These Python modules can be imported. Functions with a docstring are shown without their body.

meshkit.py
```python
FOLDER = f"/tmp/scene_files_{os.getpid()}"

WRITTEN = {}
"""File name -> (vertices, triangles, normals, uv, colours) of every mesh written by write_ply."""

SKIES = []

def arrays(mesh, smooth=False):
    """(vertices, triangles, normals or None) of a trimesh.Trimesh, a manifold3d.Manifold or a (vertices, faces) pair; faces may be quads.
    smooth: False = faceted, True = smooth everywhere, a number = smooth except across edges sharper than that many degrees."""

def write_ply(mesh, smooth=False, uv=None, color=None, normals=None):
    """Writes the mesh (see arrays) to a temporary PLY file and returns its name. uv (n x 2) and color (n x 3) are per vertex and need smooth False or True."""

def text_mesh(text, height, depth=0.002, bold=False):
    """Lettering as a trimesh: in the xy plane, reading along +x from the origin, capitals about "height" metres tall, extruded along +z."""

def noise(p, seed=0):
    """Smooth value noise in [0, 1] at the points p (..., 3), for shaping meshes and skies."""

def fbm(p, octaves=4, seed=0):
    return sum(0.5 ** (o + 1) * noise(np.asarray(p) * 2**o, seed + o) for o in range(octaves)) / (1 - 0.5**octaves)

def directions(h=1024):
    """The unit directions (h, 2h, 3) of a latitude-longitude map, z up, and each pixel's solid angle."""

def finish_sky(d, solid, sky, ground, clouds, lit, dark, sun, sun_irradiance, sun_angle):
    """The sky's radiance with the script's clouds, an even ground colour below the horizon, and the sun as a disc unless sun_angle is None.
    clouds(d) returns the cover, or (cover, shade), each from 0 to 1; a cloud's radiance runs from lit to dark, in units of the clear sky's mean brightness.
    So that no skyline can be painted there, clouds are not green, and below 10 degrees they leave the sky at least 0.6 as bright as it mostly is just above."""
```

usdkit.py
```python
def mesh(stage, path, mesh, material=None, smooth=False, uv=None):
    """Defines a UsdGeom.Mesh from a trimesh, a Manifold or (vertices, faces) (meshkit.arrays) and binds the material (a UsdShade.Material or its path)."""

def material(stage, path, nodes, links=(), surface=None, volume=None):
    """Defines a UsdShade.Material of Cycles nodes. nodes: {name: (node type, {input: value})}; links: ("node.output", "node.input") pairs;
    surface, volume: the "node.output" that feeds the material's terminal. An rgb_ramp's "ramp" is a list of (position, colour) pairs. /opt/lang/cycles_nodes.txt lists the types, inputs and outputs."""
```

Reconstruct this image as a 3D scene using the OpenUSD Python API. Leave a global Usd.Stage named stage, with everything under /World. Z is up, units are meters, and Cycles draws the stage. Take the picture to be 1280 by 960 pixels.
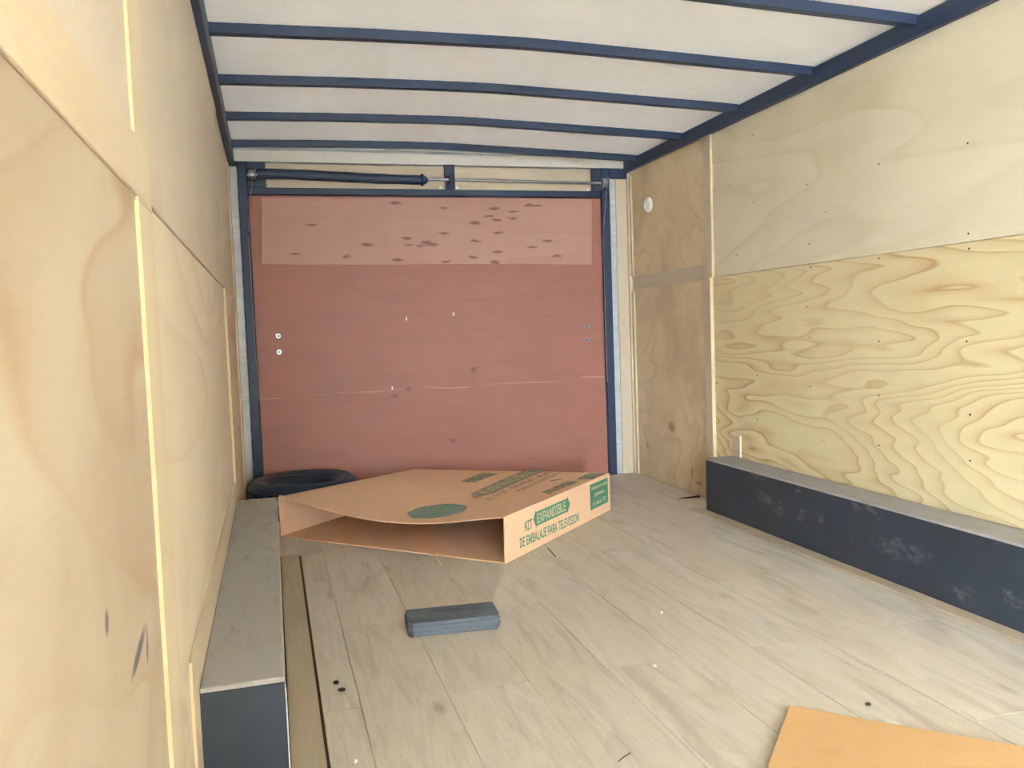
import math, random
import numpy as np, trimesh, manifold3d, usdkit, meshkit
from manifold3d import Manifold, CrossSection
from pxr import Usd, UsdGeom, UsdLux, UsdShade, Gf, Sdf
from shapely.geometry import Polygon

random.seed(7)
rng = np.random.default_rng(7)
stage = Usd.Stage.CreateInMemory()
UsdGeom.SetStageUpAxis(stage, 'Z')
UsdGeom.SetStageMetersPerUnit(stage, 1.0)
UsdGeom.Xform.Define(stage, '/World')

# ---------------------------------------------------------------- camera
CAM = (0.17975, -5.30522, 0.97593)
YAW, PITCH, ROLL, FPX = 0.27521, 0.06295, -0.03544, 1061.13
cy_, sy_ = math.cos(YAW), math.sin(YAW)
fw = np.array([sy_ * math.cos(PITCH), cy_ * math.cos(PITCH), -math.sin(PITCH)])
r0 = np.array([cy_, -sy_, 0.0]); u0 = np.cross(r0, fw)
rt = math.cos(ROLL) * r0 + math.sin(ROLL) * u0
up = -math.sin(ROLL) * r0 + math.cos(ROLL) * u0
cam = UsdGeom.Camera.Define(stage, '/World/camera')
cam.AddTransformOp().Set(Gf.Matrix4d(*rt, 0, *up, 0, *(-fw), 0, *CAM, 1))
cam.CreateHorizontalApertureAttr(36.0); cam.CreateVerticalApertureAttr(27.0)
cam.CreateFocalLengthAttr(36.0 * FPX / 1280)
cam.CreateClippingRangeAttr(Gf.Vec2f(0.02, 1000))
cam.CreateExposureAttr(4.37)

# ---------------------------------------------------------------- light: daylight through an unseen side doorway and slightly translucent roof
dome = UsdLux.DomeLight.Define(stage, '/World/sky')
dome.CreateIntensityAttr(2.2); dome.CreateColorAttr(Gf.Vec3f(0.76, 0.89, 1.07))
sun = UsdLux.DistantLight.Define(stage, '/World/sun')
sun.CreateIntensityAttr(3.4); sun.CreateAngleAttr(0.53); sun.CreateColorAttr(Gf.Vec3f(1.0, 0.97, 0.92))
sun.AddTransformOp().Set(Gf.Matrix4d().SetRotate(Gf.Rotation(Gf.Vec3d(0, 0, -1), Gf.Vec3d(0.10, -0.72, -0.80).GetNormalized())))

# ---------------------------------------------------------------- helpers
MADE = {}
LOC = {}

def numbered(base):
    n = MADE.get(base, 0); MADE[base] = n + 1
    return base if n == 0 else f'{base}_{n:03d}'

def tag(prim, label=None, cat=None, group=None, kind=None):
    for k, v in (('label', label), ('category', cat), ('group', group), ('kind', kind)):
        if v: prim.SetCustomDataByKey(k, v)
    return prim

def thing(name, label=None, cat=None, loc=(0, 0, 0), group=None, kind=None):
    path = numbered('/World/' + name)
    x = UsdGeom.Xform.Define(stage, path)
    x.AddTranslateOp().Set(Gf.Vec3d(*loc))
    LOC[path] = np.array(loc, float)
    return tag(x.GetPrim(), label, cat, group, kind)

def tm(mesh):
    v, f, n = meshkit.arrays(mesh)
    return trimesh.Trimesh(v, f, process=False)

def obj(name, mesh, mat, parent=None, smooth=False, label=None, cat=None, kind=None, group=None):
    """One Mesh. The mesh is given in world coordinates; a parent's location is taken off."""
    base = (str(parent.GetPath()) if parent else '/World') + '/' + name
    m = tm(mesh)
    p = str(parent.GetPath()) if parent else ''
    top = '/'.join(p.split('/')[:3])
    if top in LOC: m.apply_translation(-LOC[top])
    q = usdkit.mesh(stage, numbered(base), m, MAT[mat], smooth=smooth)
    return tag(q.GetPrim(), label, cat, group, kind)

def box(x0, x1, y0, y1, z0, z1):
    b = trimesh.creation.box((x1 - x0, y1 - y0, z1 - z0)); b.apply_translation(((x0 + x1) / 2, (y0 + y1) / 2, (z0 + z1) / 2)); return b

def cbox(x0, x1, y0, y1, z0, z1, c=0.002):
    """a box with its edges chamfered"""
    pts = []
    X, Y, Z = (x0, x1), (y0, y1), (z0, z1)
    for i in (0, 1):
        for j in (0, 1):
            for k in (0, 1):
                s = [c if q == 0 else -c for q in (i, j, k)]
                pts += [(X[i], Y[j] + s[1], Z[k] + s[2]), (X[i] + s[0], Y[j], Z[k] + s[2]), (X[i] + s[0], Y[j] + s[1], Z[k])]
    return tm(Manifold.hull_points(np.array(pts)))

def join(*ms): return trimesh.util.concatenate([tm(m) for m in ms])

def frame(axis):
    a = np.array(axis, float); a /= np.linalg.norm(a)
    t = np.cross(a, [0, 0, 1.0] if abs(a[2]) < .9 else [1.0, 0, 0]); t /= np.linalg.norm(t)
    return a, t, np.cross(a, t)

def lathe(profile, origin, axis, n=32):
    """profile: (radius, along) pairs"""
    a, t, b = frame(axis)
    ang = np.arange(n) * 2 * np.pi / n
    ring = np.cos(ang)[:, None] * t + np.sin(ang)[:, None] * b
    V = np.concatenate([np.array(origin) + s * a + r * ring for r, s in profile])
    F = []
    for i in range(len(profile) - 1):
        for j in range(n):
            k = (j + 1) % n
            F += [[i * n + j, i * n + k, (i + 1) * n + k], [i * n + j, (i + 1) * n + k, (i + 1) * n + j]]
    m = trimesh.Trimesh(V, F, process=False)
    return m

def disc(c, axis, r, h, n=16):
    """a low screw head or washer standing h proud"""
    return lathe([(0, 0), (r, 0), (r, h * .5), (r * .7, h), (0, h)], c, axis, n)

def tube(pts, r, n=8):
    p = np.array(pts, float)
    t = np.gradient(p, axis=0); t /= np.linalg.norm(t, axis=1, keepdims=True)
    V = []
    a, b0, c0 = frame(t[0])
    rr = np.broadcast_to(r, (len(p),))
    for i in range(len(p)):
        b0 = b0 - t[i] * (b0 @ t[i]); b0 /= np.linalg.norm(b0); c0 = np.cross(t[i], b0)
        for j in range(n):
            w = 2 * np.pi * j / n; V.append(p[i] + rr[i] * (math.cos(w) * b0 + math.sin(w) * c0))
    F = []
    for i in range(len(p) - 1):
        for j in range(n):
            k = (j + 1) % n
            F += [[i * n + j, i * n + k, (i + 1) * n + k], [i * n + j, (i + 1) * n + k, (i + 1) * n + j]]
    V += [p[0], p[-1]]; A, B = len(V) - 2, len(V) - 1
    for j in range(n):
        k = (j + 1) % n; F += [[A, k, j], [B, (len(p) - 1) * n + j, (len(p) - 1) * n + k]]
    return trimesh.Trimesh(V, F, process=False)

def slab(P, Q):
    """closed sheet between two grids of points (nu, nv, 3)"""
    nu, nv = P.shape[:2]; N = nu * nv
    V = np.concatenate([P.reshape(-1, 3), Q.reshape(-1, 3)]); F = []
    g = lambda i, j: i * nv + j
    for i in range(nu - 1):
        for j in range(nv - 1):
            a, b, c, d = g(i, j), g(i + 1, j), g(i + 1, j + 1), g(i, j + 1)
            F += [[a, b, c], [a, c, d], [N + a, N + c, N + b], [N + a, N + d, N + c]]
    edge = [g(i, 0) for i in range(nu)] + [g(nu - 1, j) for j in range(1, nv)] + [g(i, nv - 1) for i in range(nu - 2, -1, -1)] + [g(0, j) for j in range(nv - 2, 0, -1)]
    for a, b in zip(edge, edge[1:] + edge[:1]): F += [[a, N + a, N + b], [a, N + b, b]]
    m = trimesh.Trimesh(V, F, process=False); m.fix_normals(); return m

# ---------------------------------------------------------------- materials
MAT = {}

class Ref:
    def __init__(s, name): s.name = name
    def __getitem__(s, k): return f'@{s.name}.{k}'

class Net:
    def __init__(s): s.nodes, s.links, s.k = {}, [], 0
    def n(s, kind, **kw):
        name = f'n{s.k}'; s.k += 1; vals = {}
        for a, b in kw.items():
            if isinstance(b, str) and b.startswith('@'): s.links.append((b[1:], f'{name}.{a}'))
            else: vals[a] = b
        s.nodes[name] = (kind, vals); return Ref(name)
    def math(s, op, a, b=0.0, c=0.0, clamp=False): return s.n('math', math_type=op, value1=a, value2=b, value3=c, use_clamp=clamp)['value']
    def mix(s, fac, a, b, kind='mix'): return s.n('mix', mix_type=kind, fac=fac, color1=a, color2=b)['color']
    def pos(s): return s.n('geometry')['position']
    def map(s, v, scale=(1, 1, 1), loc=(0, 0, 0), rot=(0, 0, 0)): return s.n('mapping', vector=v, scale=scale, location=loc, rotation=rot)['vector']
    def noise(s, v, scale=1., detail=2., rough=.5, dist=0.): return s.n('noise_texture', vector=v, scale=scale, detail=detail, roughness=rough, distortion=dist)['fac']
    def range(s, v, a, b, c=0., d=1.): return s.n('map_range', range_type='smoothstep', value=v, from_min=a, from_max=b, to_min=c, to_max=d)['result']
    def spot(s, v, c, r):
        """1 at the middle of an ellipsoid mark of its own shape, 0 outside"""
        sc = tuple(1 / x for x in r)
        q = s.n('mapping', vector=v, scale=sc, location=tuple(-a * b for a, b in zip(c, sc)))['vector']
        return s.range(s.n('vector_math', math_type='length', vector1=q)['value'], 0.35, 1.0, 1., 0.)
    def most(s, xs):
        o = xs[0]
        for x in xs[1:]: o = s.math('maximum', o, x)
        return o
    def done(s, name, color, rough=.6, bump=None, strength=.3, dist=.002, **kw):
        a = dict(base_color=color, roughness=rough, **kw)
        if bump: a['normal'] = s.n('bump', height=bump, strength=strength, distance=dist)['normal']
        q = s.n('principled_bsdf', **a)
        MAT[name] = usdkit.material(stage, '/World/Looks/' + name, s.nodes, s.links, surface=q.name + '.BSDF')

def lin(r, g, b, k=1.0):
    f = lambda c: (c / 255 / 12.92) if c <= 10 else ((c / 255 + .055) / 1.055) ** 2.4
    return tuple(k * f(c) for c in (r, g, b))

def plain(name, col, rough=.6, var=.12, scale=9., **kw):
    s = Net(); p = s.pos(); nz = s.noise(p, scale, 4, .6)
    c = s.mix(nz, tuple(x * (1 - var) for x in col), tuple(min(1, x * (1 + var)) for x in col))
    s.done(name, c, rough, bump=s.noise(p, scale * 12, 3), strength=.08, **kw)

def ply(name, light, line, along, seed=0., lines=9., figure=.5, stretch=(.42, 2.0), warp=.5, blotch=.25, fibre=.14, spots=None, spot_col=(.1, .07, .04), spot_k=.8, extra=None, rough=.55, worn=None, rag=(2.2, .42)):
    """Rotary-cut plywood: contour lines of a slow field, stretched along the grain, under fine fibre."""
    s = Net(); p = s.pos()
    i = 'xyz'.index(along)
    sc = [stretch[1]] * 3; sc[i] = stretch[0]
    q = s.map(p, tuple(sc), (seed, seed * 1.7, seed * .6))
    f = s.noise(q, 1.0, rag[0], rag[1], warp)
    fr = s.math('fraction', s.math('multiply', f, lines))
    band = s.n('rgb_ramp', fac=fr, ramp=[(0, (0, 0, 0)), (.45, (.12, .12, .12)), (.78, (.45, .45, .45)), (.9, (1, 1, 1)), (1, (0, 0, 0))])['color']
    mod = s.range(s.noise(s.map(p, (1.1, 1.1, 1.1), (seed * 3, 2, 1)), 1.2, 2), .3, .68, .25, 1.)
    fib = [160.] * 3; fib[i] = 5.
    fb = s.noise(s.map(p, tuple(fib)), 1.0, 3, .6)
    bl = s.noise(s.map(p, (1, 1, 1), (seed, 0, 3)), 2.3, 4, .55, .4)
    c = s.mix(s.math('multiply', s.math('multiply', band, mod), figure), light, line)
    dk = tuple(a * (1 - blotch) + b * blotch * .7 for a, b in zip(light, line))
    c = s.mix(s.range(bl, .42, .75, 0, blotch * 1.6), c, dk)
    c = s.mix(s.math('multiply', fb, fibre), c, tuple(x * .45 for x in line))
    if worn:
        c = s.mix(s.range(s.noise(p, 1.7, 5, .6), .5, .75, 0, worn[1]), c, worn[0])
    if spots:
        jig = s.n('noise_texture', vector=p, scale=22., detail=2.)['color']
        pj = s.n('vector_math', math_type='add', vector1=p, vector2=s.n('vector_math', math_type='scale', vector1=s.n('vector_math', math_type='subtract', vector1=jig, vector2=(.5, .5, .5))['vector'], scale=.022)['vector'])['vector']
        m = s.most([s.spot(pj, *sp) for sp in spots])
        c = s.mix(s.math('multiply', m, spot_k), c, spot_col)
    if extra: c = extra(s, p, c)
    s.done(name, c, rough, bump=s.math('add', fb, s.math('multiply', band, .5)), strength=.12, dist=.001)

W = 2.4876            # clear width between the plywood walls
DY = -0.10            # plane of the rear frame
RAIL = 1.977          # lower edge of the roof rails
DOOR0, DOOR1 = -10.6, -7.6     # unseen side doorway in the left wall, widened and set back for even light
FRONT = -11.2          # unseen front wall, set far back for even light

ply('ply_upper', lin(226, 215, 184), lin(196, 172, 128), 'y', 1.3, lines=12, figure=.4, stretch=(.3, 1.6), blotch=.3)
ply('ply_figured', lin(226, 211, 164), lin(186, 138, 72), 'y', 4.1, lines=64, figure=.9, stretch=(.235, 1.5), warp=.3, rag=(4.0, .42), blotch=.3)  # right panels kept lighter than the left: side light put into colour
ply('ply_rear', lin(230, 210, 168), lin(192, 156, 108), 'y', 2.4, lines=9, figure=.5, stretch=(1.0, 1.5), warp=1.0, blotch=.5,
    spots=[((W, -.65, .36), (.05, .06, .045)), ((W, -.9, .12), (.03, .02, .05)), ((W, -.98, .07), (.03, .06, .012)), ((W, -1.08, .09), (.03, .02, .04)), ((W, -.3, .2), (.03, .02, .03))], spot_col=lin(96, 70, 50), spot_k=.55)

ply('ply_left_lifted', lin(220, 206, 184), lin(194, 166, 136), 'y', 9.2, lines=10, figure=.5, stretch=(.45, 1.6), warp=.6, blotch=.35)  # paler copy of the left plywood: missing rear light put into colour
def scuffs(s, p, c):
    n = s.noise(p, 30, 3)
    def streak(y0, z0, y1, z1, w):
        L = math.hypot(y1 - y0, z1 - z0); a = math.atan2(z1 - z0, y1 - y0)
        q = s.n('mapping', vector=s.map(p, (1, 1, 1), (0, -(y0 + y1) / 2, -(z0 + z1) / 2)), rotation=(-a, 0, 0), scale=(1, 1, 1))['vector']
        return s.spot(q, (0, 0, 0), (.1, L / 2 * 1.2, w))
    m = s.most([streak(-4.09, .60, -4.23, .575, .014), streak(-4.085, .60, -4.10, .545, .01), streak(-3.85, .575, -3.95, .56, .011), streak(-3.86, .575, -3.92, .535, .009), streak(-4.345, .70, -4.35, .67, .014)])
    return s.mix(s.math('multiply', s.math('multiply', m, n), 1.9, clamp=True), c, lin(88, 78, 84))
ply('ply_left', lin(190, 178, 158), lin(166, 130, 94), 'y', 6.2, lines=13, figure=.75, stretch=(.5, 1.5), warp=.6, blotch=.5, extra=scuffs)  # near left panels darkened to offset strong light, balance put into colour
ply('ply_left_upper', lin(206, 193, 176), lin(182, 160, 138), 'z', 8.8, lines=6, figure=.3, stretch=(.6, 1.3), warp=.5, blotch=.3)
ply('batten', lin(214, 198, 170), lin(190, 164, 130), 'z', 3.3, lines=6, figure=.25, stretch=(.8, 4), fibre=.2)
ply('batten_flat', lin(210, 194, 168), lin(188, 162, 130), 'y', 3.9, lines=6, figure=.25, stretch=(.8, 4), fibre=.2)
ply('batten_lit', lin(214, 194, 154), lin(192, 160, 112), 'z', 5.3, lines=5, figure=.15, stretch=(.8, 4), fibre=.12)  # edge tone of the battens: light on the camera-facing side painted in
ply('ply_header', lin(212, 196, 168), lin(184, 158, 124), 'x', 2.9, lines=6, figure=.3)

def scratch(s, p, c):
    xyz = s.n('separate_xyz', vector=p)
    wob = s.math('multiply', s.math('subtract', s.noise(p, 2.4, 3), .5), .07)
    d = s.math('absolute', s.math('subtract', s.math('add', xyz['z'], wob), s.math('multiply_add', xyz['x'], .012, .62)))
    m = s.math('multiply', s.range(d, .002, .007, 1., 0.), s.range(s.noise(p, 5, 3), .38, .6))
    c = s.mix(s.math('multiply', m, .42), c, lin(205, 165, 145))
    st = s.noise(s.map(p, (1, 1, 9)), 2.2, 4, .65)
    return s.mix(s.range(st, .48, .85, 0, .25), c, lin(130, 82, 70))
ply('red_ply', lin(174, 116, 98), lin(150, 94, 80), 'x', 5.5, lines=6, figure=.3, stretch=(.5, 3), fibre=.25, extra=scratch, rough=.5,
    spots=[((.98, DY, .14 + .5), (.03, .03, .02)), ((1.25, DY, .3), (.03, .05, .02)), ((1.4, DY, .74), (.03, .04, .02)), ((.9, DY, .6), (.03, .03, .02))], spot_col=lin(100, 62, 54), spot_k=.5)
KN = [(1.25, 1.74), (1.57, 1.74), (1.58, 1.67), (1.69, 1.72), (1.68, 1.68), (1.59, 1.59), (1.24, 1.59), (1.17, 1.52), (1.1, 1.51), (1.44, 1.54), (1.58, 1.47), (1.42, 1.44), (1.25, 1.415), (1.56, 1.405), (1.91, 1.54), (1.81, 1.5), (1.97, 1.44), (1.8, 1.76), (1.85, 1.76), (1.44, 1.65), (1.53, 1.69), (.45, 1.64), (.95, 1.77), (1.01, 1.56), (1.02, 1.52), (1.13, 1.53), (.77, 1.52), (.35, 1.47), (.65, 1.45), (.95, 1.43), (.6, 1.8)]
ply('patch_ply', lin(194, 148, 130), lin(168, 122, 106), 'x', 7.7, lines=6, figure=.3, stretch=(.5, 3), fibre=.25,
    spots=[((x, DY - .02, z), (.05, .012 + .005 * ((i * 7) % 4), .010 + .003 * ((i * 5) % 3))) for i, (x, z) in enumerate(KN)], spot_col=lin(84, 52, 46), spot_k=.66)

plain('steel_paint', lin(40, 55, 80), .45, .2, 14)
def smudged():
    s = Net(); p = s.pos()
    base = s.mix(s.noise(p, 3.5, 4, .6), lin(38, 48, 58), lin(52, 60, 68))
    jig = s.n('noise_texture', vector=p, scale=9., detail=5., roughness=.7)['color']
    pj = s.n('vector_math', math_type='add', vector1=p, vector2=s.n('vector_math', math_type='scale', vector1=s.n('vector_math', math_type='subtract', vector1=jig, vector2=(.5, .5, .5))['vector'], scale=.22)['vector'])['vector']
    sp = [(-1.92, .17, .1, .03), (-1.85, .265, .04, .03), (-2.02, .16, .07, .04), (-2.2, .15, .05, .04), (-2.34, .14, .05, .05), (-2.72, .135, .13, .055), (-2.85, .14, .10, .05), (-3.06, .07, .05, .03), (-3.26, .11, .07, .02), (-2.17, .263, .04, .02), (-2.03, .276, .05, .015), (-2.6, .24, .12, .02)]
    m = s.most([s.spot(pj, (2.325, y, z), (.2, a, b)) for y, z, a, b in sp])
    st = s.noise(s.map(p, (1, 30, 60)), 1., 3, .6)
    c = s.mix(s.math('multiply', s.math('multiply', m, s.range(st, .3, .75)), .38), base, lin(150, 152, 152))
    c = s.mix(s.range(s.noise(p, 7, 5, .7), .55, .8, 0, .25), c, lin(96, 100, 100))
    s.done('well_paint', c, .5, bump=s.noise(p, 120, 2), strength=.06)
smudged()
def dusty():
    s = Net(); p = s.pos()
    c = s.mix(s.noise(s.map(p, (3, 1, 1)), 3., 5, .6), lin(174, 169, 160), lin(152, 150, 147))
    c = s.mix(s.range(s.noise(s.map(p, (6, 1.4, 1)), 4., 5, .65, .6), .56, .72, 0, .45), c, lin(112, 110, 112))
    c = s.mix(s.range(s.noise(p, 90, 3), .5, .8, 0, .3), c, lin(190, 182, 166))
    s.done('dusty_low_bounce_board', c, .8, bump=s.noise(p, 140, 3), strength=.15)  # dust of the lids; also darkens unseen front boards to cut bounce
dusty()
def card(name, a, b):
    s = Net(); p = s.pos()
    c = s.mix(s.noise(p, 5, 5, .6), a, b)
    c = s.mix(s.range(s.noise(s.map(p, (1, 1, 6)), 26., 3), .5, .75, 0, .16), c, tuple(x * .62 for x in a))
    s.done(name, c, .75, bump=s.noise(p, 60, 3), strength=.08)
card('cardboard', lin(246, 204, 166), lin(238, 194, 156))
card('cardboard_fresh', lin(212, 172, 118), lin(203, 162, 110))
card('cardboard_pale', lin(226, 196, 166), lin(214, 182, 150))
def ink(name, col, under, cover):
    s = Net(); p = s.pos()
    m = s.range(s.noise(p, 38, 5, .7), .5 - cover, .6, 0, 1) if cover < .5 else None
    c = s.mix(m, under, col) if m else s.mix(s.noise(p, 30, 3), col, tuple(x * 1.15 for x in col))
    s.done(name, c, .65)
ink('green_ink', lin(80, 138, 108), lin(222, 180, 144), .6)
ink('green_ink_worn', lin(112, 134, 114), lin(220, 178, 142), .26)
ink('green_ink_rubbed', lin(118, 162, 146), lin(220, 178, 142), .42)
ink('green_ink_faint', lin(122, 126, 104), lin(220, 178, 142), .1)
plain('ink_gap', lin(204, 190, 150), .7, .08)
plain('rubber', lin(40, 52, 68), .42, .15, 8)
def foam():
    s = Net(); p = s.pos()
    st = s.noise(s.map(p, (6, 14, 120)), 1., 4, .65)
    c = s.mix(st, lin(62, 71, 82), lin(122, 129, 134))
    s.done('grey_foam', c, .9, bump=st, strength=.5, dist=.003)
foam()
plain('dark_slot', lin(38, 40, 48), .9)
def galv():
    s = Net(); p = s.pos()
    w = s.noise(s.map(p, (3, 3, 26)), 1., 3, .6, .8)
    c = s.mix(w, lin(214, 216, 216), lin(168, 172, 174))
    s.done('white_metal', c, .4, metallic=.15)
galv()
plain('bare_steel', lin(168, 170, 174), .3, .1, 20, metallic=.8)
plain('white_plastic', lin(236, 235, 230), .4, .04)
plain('crumb_white', lin(235, 233, 226), .7, .04)
plain('crumb_dark', lin(52, 42, 36), .8, .2)
plain('floor_base', lin(96, 78, 60), .9, .2)
plain('gravel', lin(176, 170, 160), .95, .2, 3)
def liner():
    s = Net(); p = s.pos()
    c = s.mix(s.noise(s.map(p, (.8, 3, 1)), 2.6, 4, .6, .5), lin(226, 220, 210), lin(214, 207, 196))
    c = s.mix(s.range(s.noise(s.map(p, (6, 2, 1)), 3., 4, .6), .58, .8, 0, .3), c, lin(186, 182, 176))
    bm = s.n('bump', height=s.noise(s.map(p, (1, 4, 1)), 4., 3), strength=.1, distance=.01)['normal']
    a = s.n('principled_bsdf', base_color=c, roughness=.6, normal=bm)
    b = s.n('translucent_bsdf', color=lin(236, 236, 232))
    m = s.n('mix_closure', fac=.041, closure1=a['BSDF'], closure2=b['BSDF'])  # slight translucency added as even fill light towards the rear
    MAT['roof_skin'] = usdkit.material(stage, '/World/Looks/roof_skin', s.nodes, s.links, surface=m.name + '.closure')
liner()
def vinyl():
    s = Net(); p = s.pos()
    rnd = s.n('object_info')['random']
    off = s.n('combine_xyz', x=s.math('multiply', rnd, 13.), y=s.math('multiply', rnd, 37.), z=0.)['vector']
    q = s.n('vector_math', math_type='add', vector1=p, vector2=off)['vector']
    f = s.noise(s.map(q, (4.2, .8, 1)), 1., 3.4, .5, .8)
    fr = s.math('fraction', s.math('multiply', f, 9.))
    band = s.n('rgb_ramp', fac=fr, ramp=[(0, (0, 0, 0)), (.5, (.15, .15, .15)), (.85, (1, 1, 1)), (1, (0, 0, 0))])['color']
    c = s.mix(s.math('multiply', band, .3), lin(212, 203, 188), lin(184, 171, 152))
    st = s.noise(s.map(q, (9, 1.1, 1)), 1.5, 5, .62, .8)
    c = s.mix(s.range(st, .48, .76, 0, .6), c, lin(158, 144, 124))
    fb = s.noise(s.map(q, (190, 7, 1)), 1., 3, .6)
    c = s.mix(s.range(fb, .45, .8, 0, .3), c, lin(156, 142, 124))
    c = s.mix(s.range(s.noise(s.map(q, (7, 1.6, 1)), 1.2, 3, .5), .5, .72, 0, .5), c, lin(210, 198, 174))
    v = s.n('voronoi_texture', vector=s.map(q, (5.2, 1.9, 1)), scale=.8, feature='f1')
    c = s.mix(s.range(v['distance'], .015, .1, .55, 0.), c, lin(116, 98, 80))
    c = s.mix(s.math('multiply', rnd, .16), c, lin(176, 164, 144))
    s.done('vinyl_plank', c, s.math('multiply_add', fb, .1, .42), bump=fb, strength=.06, dist=.001, specular_ior_level=.4)
vinyl()
ply('floor_strip', lin(206, 188, 160), lin(172, 146, 114), 'y', 1.9, lines=6, figure=.3, stretch=(.6, 6), fibre=.3, worn=(lin(160, 146, 126), .4))

# ---------------------------------------------------------------- ground outside
obj('ground', box(-40, 40, -60, 40, -.75, -.62), 'gravel', kind='structure', label='pale gravel yard outside the trailer')

# ---------------------------------------------------------------- floor: deck board and vinyl planks
floor = thing('floor', 'pale oak vinyl plank floor of the trailer', kind='structure')
obj('deck_board', box(-.03, W + .03, FRONT, DY + .05, -.05, -.008), 'floor_base', floor)
PITCHX, G = .2323, .0004
xs = [.361 + PITCHX * k for k in range(9)]                    # long seams
def plank(x0, x1, y0, y1, h=0.0):
    if x1 - x0 < .02 or y1 - y0 < .02: return
    obj('plank', cbox(x0 + G, x1 - G, y0 + G, y1 - G, -.0079, h, .0008), 'vinyl_plank', floor)
cols = [(xs[i], xs[i + 1], i) for i in range(8)]
cols = [(.262, xs[0], -1)] + cols + [(xs[8], 2.262, 8)]
WELL_END = -1.4008
for x0, x1, i in cols:
    first = -3.09 if i % 2 else -2.47
    ends = sorted(first + 1.22 * k for k in range(-8, 4))
    ends = [e for e in ends if FRONT < e < DY + .04]
    ys = [FRONT] + ends + [DY + .04]
    for a, b in zip(ys, ys[1:]):
        if i == -1:
            if b > WELL_END: plank(.129, x1, max(a, WELL_END), b)
            plank(x0, x1, a, min(b, WELL_END))
        elif i == 8:
            if b > -1.33: plank(x0, W, max(a, -1.33), b)
            plank(x0, x1, a, min(b, -1.33))
        else:
            plank(x0, x1, a, b, .0004 * ((i * 5 + int(a * 7)) % 3))
plank(0, .129, WELL_END, DY + .04)

def ragged(x0, x1, y0, y1, z0, z1, amp, seed, side=1, n=60):
    """a strip with one uneven long edge"""
    ys_ = np.linspace(y0, y1, n); r = np.random.default_rng(seed)
    w = np.convolve(r.normal(0, amp, n + 8), np.ones(5) / 5, 'same')[4:n + 4]
    pl = [(x0, y) for y in ys_] + [(x1 + w[k] * side, ys_[k]) for k in range(n - 1, -1, -1)]
    m = trimesh.creation.extrude_polygon(Polygon(pl).buffer(0), z1 - z0, engine='earcut'); m.apply_translation((0, 0, z0)); return m
obj('trim_1', ragged(.1768, .2545, FRONT, -1.4015, -.0078, .003, .0012, 3), 'floor_strip', kind='structure', label='bare wood strip in the floor along the left wheel well')
st2 = ragged(-2.322, -2.266, FRONT, -1.30, -.0078, .009, .0012, 5); st2.vertices[:, 0] *= -1; st2.invert()
obj('trim_2', st2, 'floor_strip', kind='structure', label='beige wood strip along the foot of the right wheel well')

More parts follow.
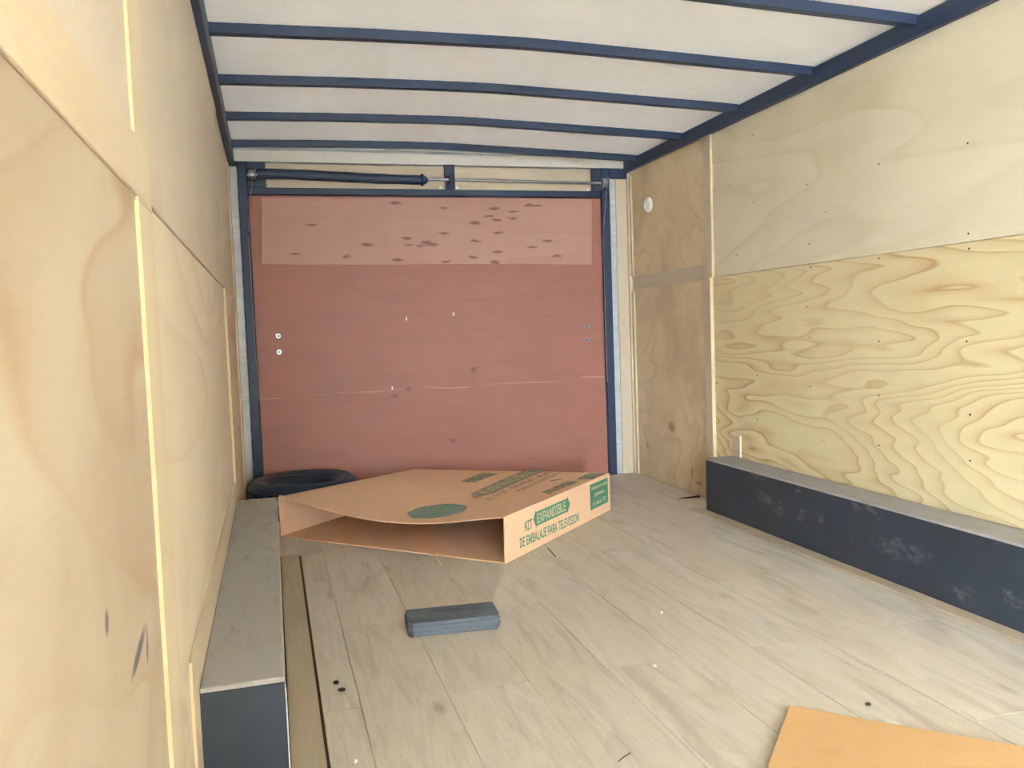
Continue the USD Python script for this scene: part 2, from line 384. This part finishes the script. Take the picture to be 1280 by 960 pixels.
# ---------------------------------------------------------------- left wall
T = .0050
wl = thing('wall_left', 'left plywood wall of the trailer', kind='structure')
obj('wall_frame', box(-.05, -.0125, DOOR1, DY + .05, -.05, 2.13), 'floor_base', wl)
obj('wall_frame', box(-.05, -.0125, FRONT, DOOR0, -.05, 2.13), 'floor_base', wl)
obj('wall_frame', box(-.05, .0, DOOR0, DOOR1, 1.98, 2.13), 'floor_base', wl)
obj('door_post', cbox(-.05, .004, DOOR1 - .04, DOOR1 - .0005, -.05, 1.98, .003), 'white_metal', wl)
obj('door_post', cbox(-.05, .004, DOOR0 + .0005, DOOR0 + .04, -.05, 1.98, .003), 'white_metal', wl)
obj('wall_front', box(-.05, W + .05, FRONT - .04, FRONT - .001, -.05, 2.13), 'dusty_low_bounce_board', kind='structure', label='unseen front wall behind the camera, darkened to cut bounced light')  # unseen wall given a darker colour to cut bounced light
VB = (-3.94, -1.50)             # vertical seams with battens
def lpanel(y0, y1, z0, z1, m, dx=0.): obj('panel', cbox(-.012, dx, y0 + .001, y1 - .001, z0, z1, .0015), m, wl)
lpanel(FRONT, DOOR0, 0, 1.215, 'ply_left'); lpanel(DOOR1, VB[0], 0, 1.215, 'ply_left'); lpanel(VB[0], VB[1], 0, 1.198, 'ply_left_lifted', .0008); lpanel(VB[1], DY, 0, 1.20, 'ply_left_lifted')
lpanel(FRONT, DOOR0, 1.217, 2.03, 'ply_left_upper'); lpanel(DOOR1, VB[0], 1.217, 2.03, 'ply_left_upper'); lpanel(VB[0], VB[1], 1.2, 2.03, 'ply_left_upper', .0045); lpanel(VB[1], DY, 1.202, 2.03, 'ply_left_upper')
obj('batten', cbox(0, T, DOOR1, -3.943, 1.192, 1.283, .001), 'batten_flat', wl)
def lbatten(y0, y1, z0, z1, t=T, edge=True):
    obj('batten', cbox(0, t, y0 + .0015, y1, z0, z1, .0006), 'batten', wl)
    if edge: obj('batten_edge', box(0, t, y0, y0 + .0015, z0, z1), 'batten_lit', wl, label='batten edge with the light on it painted in')  # camera-facing edge coloured as lit
lbatten(-3.943, -3.80, 1.285, RAIL + .02); lbatten(-3.955, -3.80, 0, 1.185, .0062)
obj('batten', cbox(0, T, -3.943, -3.80, 1.187, 1.283, .0006), 'batten', wl)
lbatten(-1.50, -1.36, 1.205, RAIL + .02); lbatten(-1.53, -1.38, .37, 1.195, .010)
lbatten(-.36, -.24, .0, 1.19, .008); lbatten(-.34, -.22, 1.2, 1.95, .008)
obj('batten', cbox(0, T, -1.36, -.36, 1.19, 1.24, .0008), 'batten_flat', wl)
obj('kick_board', cbox(0, .0065, -3.625, -1.42, .0, .372, .0008), 'batten_flat', wl)
obj('kick_board_edge', box(0, .0065, -3.6268, -3.6252, .0, .371), 'batten_lit', wl, label='batten edge with the light on it painted in')  # near end of the board coloured as lit

# ---------------------------------------------------------------- right wall
wr = thing('wall_right', 'right plywood wall of the trailer', kind='structure')
obj('wall_frame', box(W + .0125, W + .05, FRONT, DY + .05, -.05, 2.13), 'floor_base', wr)
RB = -1.175
def rpanel(y0, y1, z0, z1, m, dx=0.): obj('panel', cbox(W - dx, W + .012, y0 + .001, y1 - .001, z0, z1, .0015), m, wr)
rpanel(-3.62, RB, 0, 1.2215, 'ply_figured'); rpanel(-3.62, RB, 1.2225, 2.03, 'ply_upper', .003)
rpanel(-7.3, -3.62, 0, 1.2215, 'ply_figured'); rpanel(-7.3, -3.62, 1.2225, 2.03, 'ply_upper', .003)
rpanel(FRONT, -7.3, 0, 1.2215, 'dusty_low_bounce_board'); rpanel(FRONT, -7.3, 1.2225, 2.03, 'dusty_low_bounce_board', .003)  # unseen panels made darker to reduce bounce onto the near left wall
rpanel(RB, DY, 0, 1.215, 'ply_rear'); rpanel(RB, DY, 1.217, 2.03, 'ply_rear')
def rbatten(y0, y1, z0, z1, t, edge=True):
    obj('batten', cbox(W - t, W, y0 + .002, y1, z0, z1, .0006), 'batten', wr)
    if edge: obj('batten_edge', box(W - t, W, y0, y0 + .002, z0, z1), 'batten_lit', wr, label='batten edge with the light on it painted in')  # edge towards the camera carries painted light
rbatten(-1.205, -1.125, 1.222, 1.90, .016); rbatten(-1.205, -1.09, 1.902, RAIL + .01, .012, False)
rbatten(-1.185, -1.11, 0.0, 1.221, .020)
obj('batten', cbox(W - .006, W, -1.124, -.17, 1.215, 1.30, .0008), 'batten_flat', wr)
obj('batten', cbox(W - .02, W, DY - .03, DY + .01, 0, 1.97, .0008), 'batten', wr)
rbatten(-.165, -.13, .0, 1.20, .010); rbatten(-.16, -.13, 1.30, 1.95, .010)
NA = [(-1.603, 1.88), (-2.925, 1.554), (-2.489, 1.569), (-2.028, 1.57), (-1.599, 1.559), (-1.388, 1.677), (-2.157, 1.434), (-2.039, 1.311), (-1.44, 1.317), (-2.927, 1.25), (-2.927, 1.199), (-2.481, 1.206), (-2.044, 1.207), (-2.013, 1.034), (-2.03, .899), (-2.477, .882), (-2.916, .883), (-1.602, .711), (-2.03, .679), (-2.474, .667), (-1.595, .494), (-2.472, .468), (-2.93, .63), (-2.93, .47)]
obj('nail_heads', join(*[disc((W - (.003 if z > 1.222 else 0), y, z), (-1, 0, 0), .0036, .0012, 8) for y, z in NA]), 'crumb_dark', wr, kind='stuff', label='small dark nail heads')

# ---------------------------------------------------------------- ceiling: roof skin, bows, rails
ceil = thing('ceiling', 'pale roof skin on dark steel bows', kind='structure')
BX = [0.0, .3, .62, 1.13, 1.53, 2.0, 2.46, W]; BZ = [2.046, 2.052, 2.058, 2.061, 2.050, 2.033, 2.014, 2.012]
from scipy.interpolate import PchipInterpolator
bowz = PchipInterpolator(BX, BZ)
BOWS = [-.29 - .604 * k for k in range(19)]
BH, BW = .036, .036
gx, gy = np.linspace(-.05, W + .05, 80), np.linspace(FRONT, DY + .0505, 420)
GX, GY = np.meshgrid(gx, gy, indexing='ij')
ph = (GY - BOWS[0]) / .604
sag = .004 * np.sin(np.pi * (ph % 1)) ** 2
near = np.minimum(GX, W - GX)
wr_ = (meshkit.fbm(np.stack([GX * 2.2, GY * 7, GX * 0], -1), 3, 5) - .5) * .010 * np.clip(np.sin(np.pi * (ph % 1)), 0, 1) * np.exp(-(near / .5) ** 2)
GZ = bowz(np.clip(GX, 0, W)) + BH + .0015 + np.abs(wr_)
P = np.stack([GX, GY, GZ], -1); Q = P + [0, 0, .003]
obj('roof_skin', slab(P, Q), 'roof_skin', ceil, smooth=40)
for y in BOWS:
    n = 30; x = np.linspace(.026, W - .026, n); z = bowz(x)
    A = np.stack([np.stack([x, np.full(n, y - BW / 2), z], -1), np.stack([x, np.full(n, y + BW / 2), z], -1)], 1)
    obj('roof_bow', slab(A, A + [0, 0, BH]), 'steel_paint', ceil)
obj('roof_rail', cbox(0, .030, FRONT, DY, RAIL, 2.075, .003), 'steel_paint', ceil)
obj('roof_rail', cbox(W - .032, W, FRONT, DY, RAIL, 2.045, .003), 'steel_paint', ceil)

# ---------------------------------------------------------------- rear frame
wb = thing('wall_back', 'steel frame around the rear ramp door', kind='structure')
obj('outer_shell', box(-.05, W + .05, DY + .0505, DY + .09, -.3, 2.13), 'white_metal', wb)
obj('corner_post', cbox(-.0, .046, DY - .005, DY + .03, 0, 1.975, .002), 'white_metal', wb, label='pale galvanised corner post')
obj('corner_post', cbox(2.345, 2.392, DY - .005, DY + .03, 0, 1.975, .002), 'white_metal', wb, label='pale galvanised corner post')
obj('corner_trim', cbox(2.392, W - .0201, DY - .012, DY + .03, 0, 1.975, .002), 'batten', wb, label='wood filler strip')
obj('jamb', cbox(.0465, .1, DY - .03, DY + .03, 0, 2.0, .003), 'steel_paint', wb)
obj('jamb', cbox(2.29, 2.3445, DY - .03, DY + .03, 0, 2.0, .003), 'steel_paint', wb)
obj('header_beam', cbox(.1005, 2.2895, DY - .03, DY + .03, 1.814, 1.853, .003), 'steel_paint', wb)
obj('header_post', cbox(.1005, .203, DY - .028, DY + .03, 1.8535, 1.998, .003), 'steel_paint', wb)
obj('header_post', cbox(1.262, 1.324, DY - .028, DY + .03, 1.8535, 2.004, .003), 'steel_paint', wb)
obj('header_post', cbox(2.226, 2.2895, DY - .028, DY + .03, 1.8535, 1.998, .003), 'steel_paint', wb)
obj('header_post', cbox(2.346, W, DY - .028, DY - .006, 1.935, 1.998, .003), 'steel_paint', wb)
obj('header_panel', cbox(.2035, 1.2615, DY - .004, DY + .02, 1.8535, 1.995, .001), 'ply_header', wb)
obj('header_panel', cbox(1.3245, 2.2255, DY - .004, DY + .02, 1.8535, 1.995, .001), 'ply_header', wb)
obj('header_flashing', cbox(.032, W - .034, DY - .012, DY + .02, 2.0045, 2.07, .001), 'roof_skin', wb)
for x, z in ((.215, 1.868), (1.235, 1.868), (1.34, 1.87), (2.205, 1.868)):
    obj('screw_head', disc((x, DY - .004, z), (0, -1, 0), .009, .003), 'white_plastic', wb, label='bright screw head')

# ---------------------------------------------------------------- ramp door
door = thing('door_1', 'reddish stained plywood rear ramp door', kind='structure')
obj('door_panel', cbox(.101, 2.289, DY - .006, DY + .03, .002, 1.812, .002), 'red_ply', door)
pb = Manifold.hull_points(np.array([(x, y, z) for x, z in ((.155, 1.411), (2.208, 1.386), (2.221, 1.803), (.175, 1.797)) for y in (DY - .024, DY - .0062)]))
obj('patch_board', pb, 'patch_ply', door, label='knotty reddish board across the top of the door')
for x, z in ((.228, .992), (.228, .898), (2.167, .985), (2.165, .897)):
    w = obj('washer', lathe([(.006, 0), (.0145, 0), (.0145, .002), (.006, .002), (.006, 0)], (x, DY - .006, z), (0, -1, 0), 20), 'bare_steel', door)
    obj('bolt_head', disc((x, DY - .0062, z), (0, -1, 0), .0058, .004, 12), 'steel_paint', w)
for x, z in ((.885, .65), (.99, 1.07), (1.285, 1.09)):
    obj('staple', cbox(x - .004, x + .004, DY - .008, DY - .006, z - .01, z + .01, .0005), 'crumb_white', door)

# ---------------------------------------------------------------- ramp spring across the header
sp = thing('ramp_spring', 'dark sleeved torsion spring and steel rod across the top of the ramp door', 'door spring', (1.2, DY - .06, 1.9))
RY = DY - .070
def rodz(x): return 1.918 - .022 * (x - .12) / 2.15
xs_ = np.linspace(.158, 1.105, 40)
zs_ = rodz(xs_) + .012 * np.cos((xs_ - .2) / .9 * np.pi) * .6
rs_ = .030 + .0015 * np.sin(xs_ * 260) + .001 * np.sin(xs_ * 31)
sl = tube(np.stack([xs_, np.full(40, RY), zs_], -1), rs_, 20)
cuff = lathe([(.028, 0), (.037, .006), (.037, .014), (.030, .022), (.018, .04), (.010, .046)], (1.10, RY, rodz(1.1) - .006), (1, 0, -.01), 24)
obj('spring_sleeve', sl, 'steel_paint', sp, smooth=40)
obj('sleeve_cuff', cuff, 'steel_paint', sp, smooth=30)
obj('rod', tube([(x, RY, rodz(x)) for x in np.linspace(.10, 2.30, 30)], .0095, 12), 'bare_steel', sp, smooth=60)
obj('bearing_bracket', join(cbox(1.275, 1.311, RY - .014, DY - .0283, rodz(1.29) - .02, rodz(1.29) + .02, .003)), 'steel_paint', sp)
for x in (.128, 2.293):
    z = rodz(x)
    pr = [(.0096, -.022), (.038, -.022), (.038, -.018), (.029, -.012), (.029, .012), (.038, .018), (.038, .022), (.0096, .022)]
    obj('cable_drum', lathe(pr, (x, RY, z), (1, 0, 0), 32), 'bare_steel', sp, smooth=30)
for x, e in ((.128, -.036), (2.293, -.008)):
    z = rodz(x)
    obj('cable', tube([(x, RY - .031, z), (x, RY - .0315, z - .05), (x + e * .6, RY - .02, 1.75), (x + e, DY - .042, 1.58), (x + e, DY - .040, 1.0), (x + e * .8, DY - .040, .62)], .0022, 6), 'bare_steel', sp)
    obj('cable_ferrule', tube([(x + e, DY - .042, 1.60), (x + e, DY - .042, 1.575)], .007, 10), 'steel_paint', sp)

# ---------------------------------------------------------------- vent cap on the right wall
vc = thing('vent_cap', 'round white plastic vent cap high on the right wall near the ramp door', 'vent', (W, -.42, 1.724))
obj('rim', lathe([(.030, 0), (.043, 0), (.045, .006), (.043, .016), (.038, .022), (.034, .020), (.032, .008)], (W, -.42, 1.724), (-1, 0, 0), 40), 'white_plastic', vc, smooth=40)
obj('cover', lathe([(.0, .012), (.018, .0115), (.0325, .009), (.0325, 0)], (W, -.42, 1.724), (-1, 0, 0), 40), 'white_plastic', vc, smooth=40)

# ---------------------------------------------------------------- wheel wells
def well(label, x0, x1, y0, y1, face, h=.268, top=.012):
    t = thing('wheel_well', label, 'wheel well', ((x0 + x1) / 2, (y0 + y1) / 2, 0))
    s = .004
    fx = x0 if face < 0 else x1
    obj('side_panel', cbox(*((fx, fx + s) if face < 0 else (fx - s, fx)), y0 + .0045, y1 - .0045, .0, h, .001), 'well_paint', t)
    obj('end_panel', cbox(x0, x1, y0, y0 + s, 0, h, .001), 'well_paint', t)
    obj('end_panel', cbox(x0, x1, y1 - s, y1, 0, h, .001), 'well_paint', t)
    obj('top_board', cbox(x0 - (.001 if face < 0 else 0), x1 + (.001 if face > 0 else 0), y0 - .001, y1 + .001, h + .0005, h + top, .0025), 'dusty_low_bounce_board', t, label='dusty grey wooden lid')
    return t
t = well('dark grey wheel well box along the left wall with a dusty board on top', .0068, .172, -3.525, -1.452, 1)
obj('edge_strip', join(cbox(.1724, .1745, -3.5265, -1.47, .250, .266, .0005), cbox(.1724, .1755, -3.529, -3.512, 0, .2498, .0005)), 'white_metal', t, label='thin bright metal edge')
t = well('long dark wheel well box along the right wall with chalky scuffs', 2.325, W - .0135, -5.4, -1.36, -1)
# splintered plywood edge left a dark gap behind the lid: the lid stops short of the wall

# ---------------------------------------------------------------- tyre lying flat in the rear left corner
ty = thing('tire', 'black rubber tire lying flat in the rear left corner', 'tire', (.315, -.435, 0))
R = .30
prof = [(.185, .075), (.178, .06), (.178, .045), (.19, .03), (.215, .016), (.25, .006), (.272, .006), (.287, .016), (.296, .032), (.3, .06), (.3, .14), (.296, .168), (.287, .184), (.272, .195), (.25, .196), (.215, .184), (.19, .17), (.178, .155), (.178, .14), (.185, .125), (.185, .075)]
obj('casing', lathe(prof, (.315, -.435, 0), (0, 0, 1), 72), 'rubber', ty, smooth=45)
blocks = []
for k in range(54):
    a = 2 * math.pi * k / 54
    for z0, z1, da in ((.045, .072, 0), (.078, .122, .5), (.128, .155, 0)):
        b = cbox(.296, .3055, -.0125, .0125, z0, z1, .002)
        b.apply_transform(trimesh.transformations.rotation_matrix(a + da * 2 * math.pi / 54, (0, 0, 1))); b.apply_translation((.315, -.435, 0)); blocks.append(b)
obj('tread', join(*blocks), 'rubber', ty, kind='stuff')
for r in (.208, .262):
    z = .1815 if r < .22 else .1965
    obj('sidewall_rib', lathe([(r - .003, z - .004), (r - .0015, z + .002), (r + .0015, z + .002), (r + .003, z - .004)], (.315, -.435, 0), (0, 0, 1), 72), 'rubber', ty, smooth=30)

# ---------------------------------------------------------------- the television carton
NEAR = np.array([1.08, -1.92]); U = np.array([.71, .704]); V_ = np.array([-.704, .71])
LU, LV, HB = 1.13, 1.284, .20
def BP(u, v, z):
    u, v, z = np.broadcast_arrays(np.asarray(u, float), np.asarray(v, float), np.asarray(z, float))
    return np.stack([NEAR[0] + u * U[0] + v * V_[0], NEAR[1] + u * U[1] + v * V_[1], z], -1)
def topz(u, v):
    a = np.clip(np.asarray(u, float) / LU, 0, 1); b = np.clip(np.asarray(v, float) / LV, 0, 1)
    s_ = np.sin(np.pi * b ** .93) ** 1.25
    return HB - .043 * a * b ** 1.2 - .068 * s_ * np.exp(-(a / .55) ** 2) - .006 * np.sin(np.pi * a) * s_
bc = BP(LU / 2, LV / 2, 0)
tv = thing('cardboard_box', 'open flattened television packing carton with green print lying by the rear door', 'cardboard box', tuple(bc))
TH = .005
uu, vv = np.meshgrid(np.linspace(0, LU, 26), np.linspace(0, LV, 30), indexing='ij')
tp = BP(uu, vv, topz(uu, vv) + .0015 * (meshkit.fbm(np.stack([uu * 9, vv * 9, uu * 0], -1), 3, 2) - .5))
obj('top_panel', slab(tp, tp - [0, 0, TH]), 'cardboard', tv, smooth=40)
ub, vb = np.meshgrid(np.linspace(0, LU, 4), np.linspace(0, LV, 4), indexing='ij')
bt = BP(ub, vb, .001); obj('bottom_panel', slab(bt + [0, 0, TH], bt), 'cardboard', tv)
def wall(p0, p1, inward, name, mat='cardboard', n=24):
    """p0, p1: (u, v) ends of an upright panel; inward: its thickness as (du, dv)"""
    k = np.linspace(0, 1, n)
    u, v = p0[0] + (p1[0] - p0[0]) * k, p0[1] + (p1[1] - p0[1]) * k
    zz = topz(u, v) - TH - .0002
    A = np.stack([BP(u, v, np.full(n, TH + .0012)), BP(u, v, zz)], 1)
    Bq = np.stack([BP(u + inward[0], v + inward[1], np.full(n, TH + .0012)), BP(u + inward[0], v + inward[1], zz)], 1)
    return obj(name, slab(A, Bq), mat, tv)
wall((.001, 0), (LU, 0), (0, TH), 'side_panel')
wall((.001, LV), (LU, LV), (0, -TH), 'side_panel')
wall((LU, TH + .001), (LU, LV - TH - .001), (-TH, 0), 'end_panel')
# frayed paper at the left corner of the open end
cr = tm(Manifold.hull_points(BP([-.004, .035, .03, -.004, .012], [LV - .012, LV - .03, LV + .006, LV + .008, LV + .003], [HB + .003, HB + .001, HB - .008, HB - .05, HB + .006]))); obj('torn_corner', cr, 'cardboard_pale', tv, label='frayed pale corner')

SIDE = lambda u, z, o: BP(u, -.0004 - o, z)
TOP = lambda u, v, o: BP(u, v, topz(u, v) + .0006 + o)
def text(txt, w, h, bold=True):
    m = meshkit.text_mesh(txt, 1.0, .001, bold)
    b = m.bounds; m.vertices[:, 0] = (m.vertices[:, 0] - b[0, 0]) / (b[1, 0] - b[0, 0]) * w
    m.vertices[:, 1] = (m.vertices[:, 1] - b[0, 1]) / (b[1, 1] - b[0, 1]) * h
    m.vertices[:, 2] -= m.vertices[:, 2].min(); return m
def flat(poly, d=.0004):
    return trimesh.creation.extrude_polygon(poly, d, engine='earcut')
def on(m, fn, a0, b0, da=0, db=0, lift=0., sub=None, sheer=0.):
    """lay a flat mesh (x, y, z) on a carton face: x runs along the face from a0, y up from b0"""
    m = m.copy()
    if sub:
        v, f = trimesh.remesh.subdivide_to_size(m.vertices, m.faces, sub, max_iter=12); m = trimesh.Trimesh(v, f, process=False)
    x, y, z = m.vertices.T
    z = np.minimum(z, .0004)
    m.vertices = fn(a0 + x, b0 + y + sheer * x, z + lift); return m
gp = dict(parent=tv)
obj('printed_word', on(text('KIT', .068, .044), SIDE, .178, .098), 'green_ink', tv)
hexa = Polygon([(0, .036), (.025, .072), (.025, .064), (.345, .064), (.345, .076), (.378, .034), (.345, -.006), (.345, .0), (.025, .0), (.025, -.010)])
obj('printed_banner', on(flat(hexa), SIDE, .258, .099), 'green_ink', tv)
obj('printed_word', on(text('EXPANDIBLE', .295, .046), SIDE, .292, .108, lift=.0006), 'ink_gap', tv, label='pale lettering on the green arrow banner')
obj('printed_word', on(text('DE EMBALAJE PARA TELEVISION', .60, .044), SIDE, .128, .036, sheer=-.018), 'green_ink', tv)
obj('printed_square', on(flat(Polygon([(0, 0), (.23, 0), (.23, .13), (0, .13)])), SIDE, .872, .050), 'green_ink', tv)
for tx, x0, z0, w in (('Adecuado para', .886, .145, .20), ('pantallas', .925, .108, .125), ('de hasta 70"', .9, .066, .17)):
    obj('printed_word', on(text(tx, w, .022), SIDE, x0, z0, lift=.0006), 'ink_gap', tv, label='pale lettering on the green square')
# worn print on the lid
cx0, cv0 = .235, .50
ang = np.linspace(0, 2 * np.pi, 60, endpoint=False)
r_ = 1 + .05 * np.sin(ang * 2 + 1) + .025 * np.sin(ang * 7) + .018 * np.sin(ang * 17 + 2)
blob = Polygon(np.stack([.135 * r_ * np.cos(ang), .15 * r_ * np.sin(ang)], -1)).buffer(0)
obj('printed_oval', on(flat(blob), TOP, cx0, cv0, sub=.03), 'green_ink_rubbed', tv, label='solid green oval')
obj('printed_patch', on(flat(Polygon([(0, 0), (.24, -.01), (.25, .10), (0, .09)])), TOP, .80, .645, sub=.04), 'green_ink_worn', tv)
big = Polygon([(0, .06), (.07, .125), (.66, .125), (.70, .065), (.66, 0), (.07, 0)])
obj('printed_banner', on(flat(big), TOP, .50, .395, sub=.04), 'green_ink_worn', tv, label='worn green arrow banner')
obj('printed_word', on(text('EXPANDIBLE', .52, .075), TOP, .59, .42, lift=.0008, sub=.04), 'ink_gap', tv, label='worn pale lettering on the lid banner')
obj('printed_word', on(text('KIT', .10, .05), TOP, .45, .325, sub=.04), 'green_ink_faint', tv)
obj('printed_word', on(text('DE EMBALAJE', .56, .05), TOP, .56, .325, sub=.04), 'green_ink_faint', tv)
obj('printed_word', on(text('PARA TELEVISION', .46, .04), TOP, .62, .262, sub=.04), 'green_ink_faint', tv)
obj('printed_patch', on(flat(Polygon([(0, 0), (.34, 0), (.34, .075), (.05, .07)])), TOP, .52, .05, sub=.04), 'green_ink_faint', tv)
obj('printed_patch', on(flat(Polygon([(.02, 0), (.2, 0), (.19, .10), (0, .085)])), TOP, .92, .012, sub=.04), 'green_ink_worn', tv)
obj('hand_slot', on(flat(Polygon([(0, .01), (.012, .0), (.06, -.035), (.064, -.028), (.015, .012)])), TOP, .86, .212), 'dark_slot', tv, label='dark slit cut in the lid')

# ---------------------------------------------------------------- foam block
fo = thing('foam_block', 'dark grey layered foam block on the floor in front of the carton', 'foam block', (.716, -2.55, 0))
Af, Bf = np.array([.556, -2.640]), np.array([.862, -2.664])
du = (Bf - Af); Lf = np.linalg.norm(du); du /= Lf; dv = np.array([-du[1], du[0]]); Df = .152
lay = []
prof_ = [(.0, .006), (.006, .002), (.013, .0), (.020, .003), (.027, .0), (.034, .003), (.040, .004), (.046, .010)]
r = np.random.default_rng(11)
for (z0, i0), (z1, i1) in zip(prof_, prof_[1:]):
    i = i0 + abs(r.normal(0, .0008))
    pl = Polygon([(.016, 0), (Lf - .012, 0), (Lf, .02), (Lf, Df - .012), (Lf - .014, Df), (.012, Df), (0, Df - .01), (0, .022)]).buffer(-i)
    e = trimesh.creation.extrude_polygon(pl, z1 - z0 + .0002, engine='earcut'); e.apply_translation((0, 0, z0)); lay.append(e)
fb = Manifold.batch_boolean([Manifold(manifold3d.Mesh(vert_properties=np.array(l.vertices, np.float32), tri_verts=np.array(l.faces, np.uint32))) for l in lay], manifold3d.OpType.Add)
slot = Manifold.cube([.215, .004, .02]).translate([.06, .082, .038]).rotate([0, 0, 1.5])
cut = Manifold.cube([.0025, .03, .06]).translate([.158, -.026, -.01])
fm = tm((fb - slot) - cut)
vv3 = fm.vertices.copy(); fm.vertices = np.stack([Af[0] + vv3[:, 0] * du[0] + vv3[:, 1] * dv[0], Af[1] + vv3[:, 0] * du[1] + vv3[:, 1] * dv[1], vv3[:, 2] + .0014], -1)
obj('body', fm, 'grey_foam', fo)

# ---------------------------------------------------------------- flat carton by the camera
cf = thing('cardboard_sheet', 'fresh tan flattened carton whose corner pokes in at the bottom right', 'cardboard sheet', (1.6, -4.0, 0))
C0 = np.array([1.386, -3.491]); e1 = np.array([.691, -.723]); e2 = np.array([-.67, -.742])
def CP(a, b, z): return np.stack([C0[0] + a * e1[0] + b * e2[0], C0[1] + a * e1[1] + b * e2[1], z], -1)
aa, bb = np.meshgrid(np.linspace(0, 1.05, 24), np.linspace(0, .8, 12), indexing='ij')
zz = .0066 + .008 * np.sin(aa * 2.2) ** 2
for k in range(2):
    lift = .0065 * k
    S = CP(aa + .012 * (1 - k), bb + .008 * (1 - k), zz + lift)
    obj('layer', slab(S, S - [0, 0, .0055]), 'cardboard_fresh', cf, smooth=40)

# ---------------------------------------------------------------- offcut on the right wheel well, and litter
obj('wood_offcut', cbox(W - .0128, W - .0006, -1.445, -1.375, .2805, .392, .002), 'batten_flat', label='small pale wood offcut standing on the right wheel well against the wall', cat='offcut')
def crumb(c, s, seed, squash=.6):
    m = trimesh.creation.icosphere(2, 1.0); m.vertices *= (1 + .35 * (meshkit.fbm(m.vertices * 1.7 + seed, 3, seed) - .5))[:, None]
    m.vertices *= np.array(s); m.apply_translation((c[0], c[1], c[2] - m.bounds[0, 2])); return m
Z0 = .0009
obj('crumb', crumb((1.405, -2.725, Z0), (.007, .006, .005), 1), 'crumb_white', smooth=True, label='white crumb on the floor, farther of two right of the foam block', cat='crumb')
obj('crumb', crumb((1.187, -3.129, Z0), (.007, .006, .005), 2), 'crumb_white', smooth=True, label='white crumb on the floor, nearer of two right of the foam block', cat='crumb')
obj('crumb', crumb((.317, -3.387, Z0), (.006, .006, .005), 3), 'crumb_white', smooth=True, label='white crumb on the floor beside the left wood strip', cat='crumb')
obj('dirt_clump', crumb((.309, -2.915, Z0), (.008, .010, .004), 4), 'crumb_dark', smooth=True, label='dark clump of dirt, farther of two by the left wood strip', cat='dirt')
obj('dirt_clump', crumb((.32, -2.97, Z0), (.011, .008, .004), 5), 'crumb_dark', smooth=True, label='dark clump of dirt, nearer of two by the left wood strip', cat='dirt')
obj('dirt_clump', crumb((1.583, -3.535, Z0), (.007, .005, .003), 6), 'crumb_dark', smooth=True, label='small dark clump of dirt just beyond the flattened carton', cat='dirt')
k = np.linspace(0, 1, 9)
cu = np.stack([1.545 + .028 * k, -3.632 - .042 * k, Z0 + .001 + .006 * np.sin(np.pi * k)], -1)
obj('paper_scrap', slab(np.stack([cu, cu + [.012, .008, 0]], 1) + [0, 0, .0008], np.stack([cu, cu + [.012, .008, 0]], 1)), 'crumb_white', label='tiny curled white paper scrap at the edge of the flattened carton', cat='paper scrap')
obj('fibre', tube([(.883, -3.583, Z0 + .0012), (.90, -3.572, Z0 + .003), (.924, -3.556, Z0 + .0012)], .001, 6), 'crumb_dark', label='short dark fibre on the floor left of the flattened carton', cat='fibre')
obj('twig', tube([(1.322, -1.745, Z0 + .0022), (1.316, -1.81, Z0 + .003), (1.306, -1.905, Z0 + .0022)], .002, 6), 'crumb_dark', label='thin dark strip standing in for a wide plank seam beside the carton', cat='twig')  # dark strip added in place of a widened plank seam
sh = Manifold.hull_points(np.array([(2.33, -1.02, Z0), (2.46, -1.045, Z0), (2.47, -1.02, Z0), (2.34, -1.01, Z0), (2.46, -1.03, Z0 + .012), (2.40, -1.03, Z0 + .008)]))
obj('wood_splinter', sh, 'crumb_dark', label='dark wood splinter on the floor at the foot of the right wall batten', cat='splinter')
